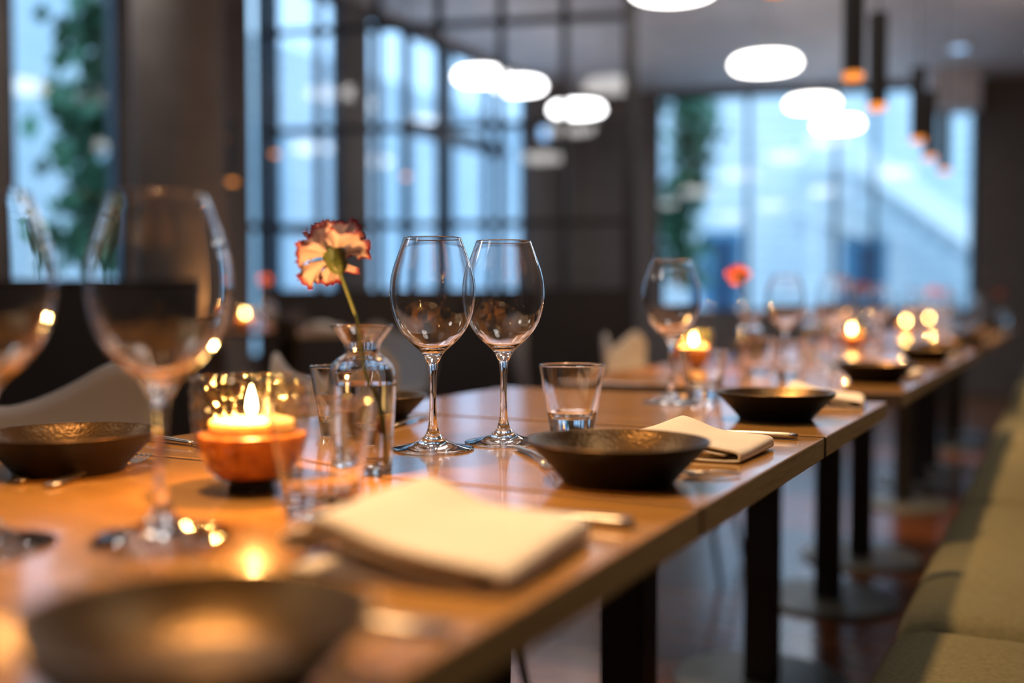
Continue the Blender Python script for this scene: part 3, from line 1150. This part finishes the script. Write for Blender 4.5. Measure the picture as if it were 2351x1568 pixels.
# fourth table (blurred but readable)
setting(2.47, 'fourth table, left part', cup=(-.819, .07), gl=(-.60, .12), tb=(-.62, -.06), vs=None, plates=((-.35, -.13),), naps=((-.285, .05),))
copy_tree(vz, (-.700, 2.640, Z), label='bud vase holding the blurred red carnation')
copy_tree(tm, (-.52, 2.30, Z), label='blurred tumbler nearest the camera on the fourth table')
copy_tree(wg, (-.50, 2.70, Z), label='faint wine glass right of the red carnation')
setting(3.28, 'fifth table with dark bowl and napkin', cup=None, gl=(-.56, -.12), tb=(-.67, .06), vs=(-.72, .2), plates=((-.345, -.02), (-.86, 0)), naps=((-.29, .16),), fl=False)
setting(3.93, 'sixth table, below the second pendant', cup=(-.681, .07), gl=(-.56, -.1), tb=(-.60, .0), vs=None, plates=((-.35, -.04),), naps=((-.30, .15),))
setting(5.03, 'seventh table after the gap', cup=None, gl=(-.58, -.12), tb=(-.55, 0), vs=(-.744, -.30 + .1), plates=((-.35, -.1),), naps=((-.29, .1),))
setting(5.64, 'eighth table of the row', cup=None, gl=(-.60, .0), tb=(-.52, .1), vs=None, plates=((-.35, -.06),), naps=((-.30, .14),))
setting(6.25, 'ninth table of the row', cup=(-.768, .015), gl=(-.56, -.1), tb=None, vs=(-.62, .2), plates=((-.36, -.06),), naps=((-.30, .14),))
setting(7.2, 'tenth table, below the lowest pendant', cup=None, gl=(-.60, -.1), tb=(-.5, 0), vs=(-.60, -.2), plates=((-.36, -.1),), naps=((-.30, .1),))
setting(7.9, 'farthest table of the row', cup=(-.825, .1), gl=(-.50, .1), tb=None, vs=(-.33, -.12), plates=((-.38, .15),), naps=())
# table at left behind the booth partition
copy_tree(cups, (-3.473, 3.824, .80), label='candle cup on the separate small table at left')
copy_tree(lights, (-3.473, 3.824, .8533), label='burning tealight on the separate small table at left')
copy_tree(vz, (-3.43, 3.95, .80), label='bud vase on the separate small table at left')
copy_tree(flower2, (-3.43, 3.95, .807), label='pink blurred flower on the separate small table at left')
copy_tree(tm, (-3.33, 3.80, .80), label='left tumbler on the separate small table at left')
copy_tree(tm, (-3.22, 3.90, .80), label='right tumbler on the separate small table at left')
copy_tree(nk, (-3.02, 3.93, .80), label='napkin on the right edge of the separate small table at left')
copy_tree(bw, (-3.13, 3.72, .80), label='dark bowl on the separate small table at left')


# ================================================================ CHAIRS
def chair(loc, rz, label, m):
    """moulded shell chair, local +y is the way the sitter faces"""
    r = empty('shell_chair', loc, rz, label, 'chair', None)
    nu, nv = 18, 26
    V = []
    for j in range(nv + 1):
        t = j / nv
        for i in range(nu + 1):
            u = -1 + 2 * i / nu
            if t < .5:
                s = t / .5
                y = .21 - .38 * s
                z = .445 - .02 * sin(pi * s) + .012 * u * u
                wd = .20 + .02 * s
                if s < .25: wd *= .82 + .18 * (s / .25) ** .5
                x = u * wd
            else:
                s = (t - .5) / .5
                top = .755 + .065 * min(1, (abs(u) / .75)) ** 1.8
                if abs(u) > .80: top -= .045 * ((abs(u) - .80) / .2) ** 2
                bz = .445 + (top - .445) * s ** .95
                y = -.17 - .055 * sin(s * pi / 2) - .04 * s + .075 * u * u * s
                z = bz
                x = u * (.22 + .012 * sin(pi * s))
            V.append((x, y, z))
    # soften the bend between seat and back
    for _ in range(3):
        W = [Vector(v) for v in V]
        for j in range(10, 18):
            for i in range(nu + 1):
                a = j * (nu + 1) + i
                W[a] = (Vector(V[a]) * 2 + Vector(V[a - nu - 1]) + Vector(V[a + nu + 1])) / 4
        V = [tuple(v) for v in W]
    F = [(j * (nu + 1) + i, j * (nu + 1) + i + 1, (j + 1) * (nu + 1) + i + 1, (j + 1) * (nu + 1) + i) for j in range(nv) for i in range(nu)]
    o = mesh('shell', V, F, m, r)
    sm = o.modifiers.new('solidify', 'SOLIDIFY')
    sm.thickness = .008
    for sx in (-1, 1):
        for sy in (-1, 1):
            tube('leg', [(sx * .13, sy * .12 - .01, .425), (sx * .19, sy * .20 - .01, .0)], [.013, .008], M['black_metal'], r, 10)
    boxes('seat_frame', [(-.13, .13, -.14, -.12, .405, .425), (-.13, .13, .10, .12, .405, .425)], M['black_metal'], r)
    return r


chx = -1.20
c1 = chair((chx, 1.07, 0), radians(-90), 'grey moulded shell chair at the left edge behind the dark bowl', M['shell'])
c2 = chair((chx + .03, 1.785, 0), radians(-90), 'second grey shell chair, only its pointed back corner showing', M['shell'])
c3 = chair((-1.16, 3.45, 0), radians(-86), 'shell chair coloured as brightly lit, at the fourth table, left of the lone wine glass', M['shell_lit'])
c4 = chair((-2.15, 4.60, 0), radians(-60), 'dim grey shell chair behind the right sharp wine glass', M['shell'])
#c5 = chair((-1.16, 2.50, 0), radians(-92), 'dark shell chair tucked in at the fourth table', M['shell'])
c6 = chair((-3.25, 4.62, 0), radians(180), 'grey shell chair at the far side of the separate left table', M['shell'])

# ================================================================ BENCH
bn = empty('long_bench', (0, 0, 0), 0, 'long bench with olive green seat cushions along the right side', 'bench')
box('base', -.12, .54, -1.0, 9.8, 0, .33, M['dark_wood'], bn)
box('seat_board', -.205, .54, -1.0, 9.8, .33, .36, M['dark_wood'], bn, .004)
box('backrest', .46, .545, -1.0, 9.8, .36, 1.0, M['dark_wood'], bn, .004)
ys = [-1.0, -.52, .545, 1.61, 2.675, 3.74, 4.805, 5.87, 6.935, 8.0, 9.065, 9.8]


def cushion(y0, y1, lab):
    nx, ny = 16, 22
    x0, x1 = -.217, .44
    V, F = [], []
    Lh = (y1 - y0) / 2
    for j in range(ny + 1):
        for i in range(nx + 1):
            u = sin(pi / 2 * (-1 + 2 * i / nx))
            v = sin(pi / 2 * (-1 + 2 * j / ny))
            cu, cv = (1 - abs(u) ** 16) ** .5, (1 - abs(v) ** 30) ** .5
            h = .36 + .012 + (.084 * (cu * cv) ** .8) + .008 * (1 - u * u) * (1 - v * v)
            xr = (x0 + x1) / 2 + u * (x1 - x0) / 2 * (1 - .012 * abs(v) ** 8)
            yy_ = (y0 + y1) / 2 + v * Lh
            if i in (0, nx) or j in (0, ny): h = .385
            V.append((xr, yy_, h))
    top = len(V)
    F = [(j * (nx + 1) + i, j * (nx + 1) + i + 1, (j + 1) * (nx + 1) + i + 1, (j + 1) * (nx + 1) + i) for j in range(ny) for i in range(nx)]
    ring = [i for i in range(nx + 1)] + [j * (nx + 1) + nx for j in range(1, ny + 1)] + [ny * (nx + 1) + i for i in range(nx - 1, -1, -1)] + [j * (nx + 1) for j in range(ny - 1, 0, -1)]
    for k in ring:
        V.append((V[k][0], V[k][1], .3605))
    n = len(ring)
    for k in range(n):
        F.append((ring[(k + 1) % n], ring[k], top + k, top + (k + 1) % n))
    F.append(tuple(top + k for k in range(n)))
    o = mesh('seat_cushion', V, F, M['fabric'], None, True)
    return tag(o, lab, 'cushion', 'olive bench cushions')


cl = ['behind the camera position', 'beside the camera position', 'nearest in the photo, filling the bottom right corner', 'second from the front, beyond the dark seam', 'third from the front, beside the fourth table',
      'fourth from the front, beside the sixth table', 'fifth from the front', 'sixth from the front', 'seventh from the front', 'eighth from the front', 'farthest, at the end of the bench']
for k in range(len(ys) - 1):
    if k == 0: continue
    cushion(ys[k] + .002, ys[k + 1] - .002, 'olive green bench cushion, ' + cl[k])
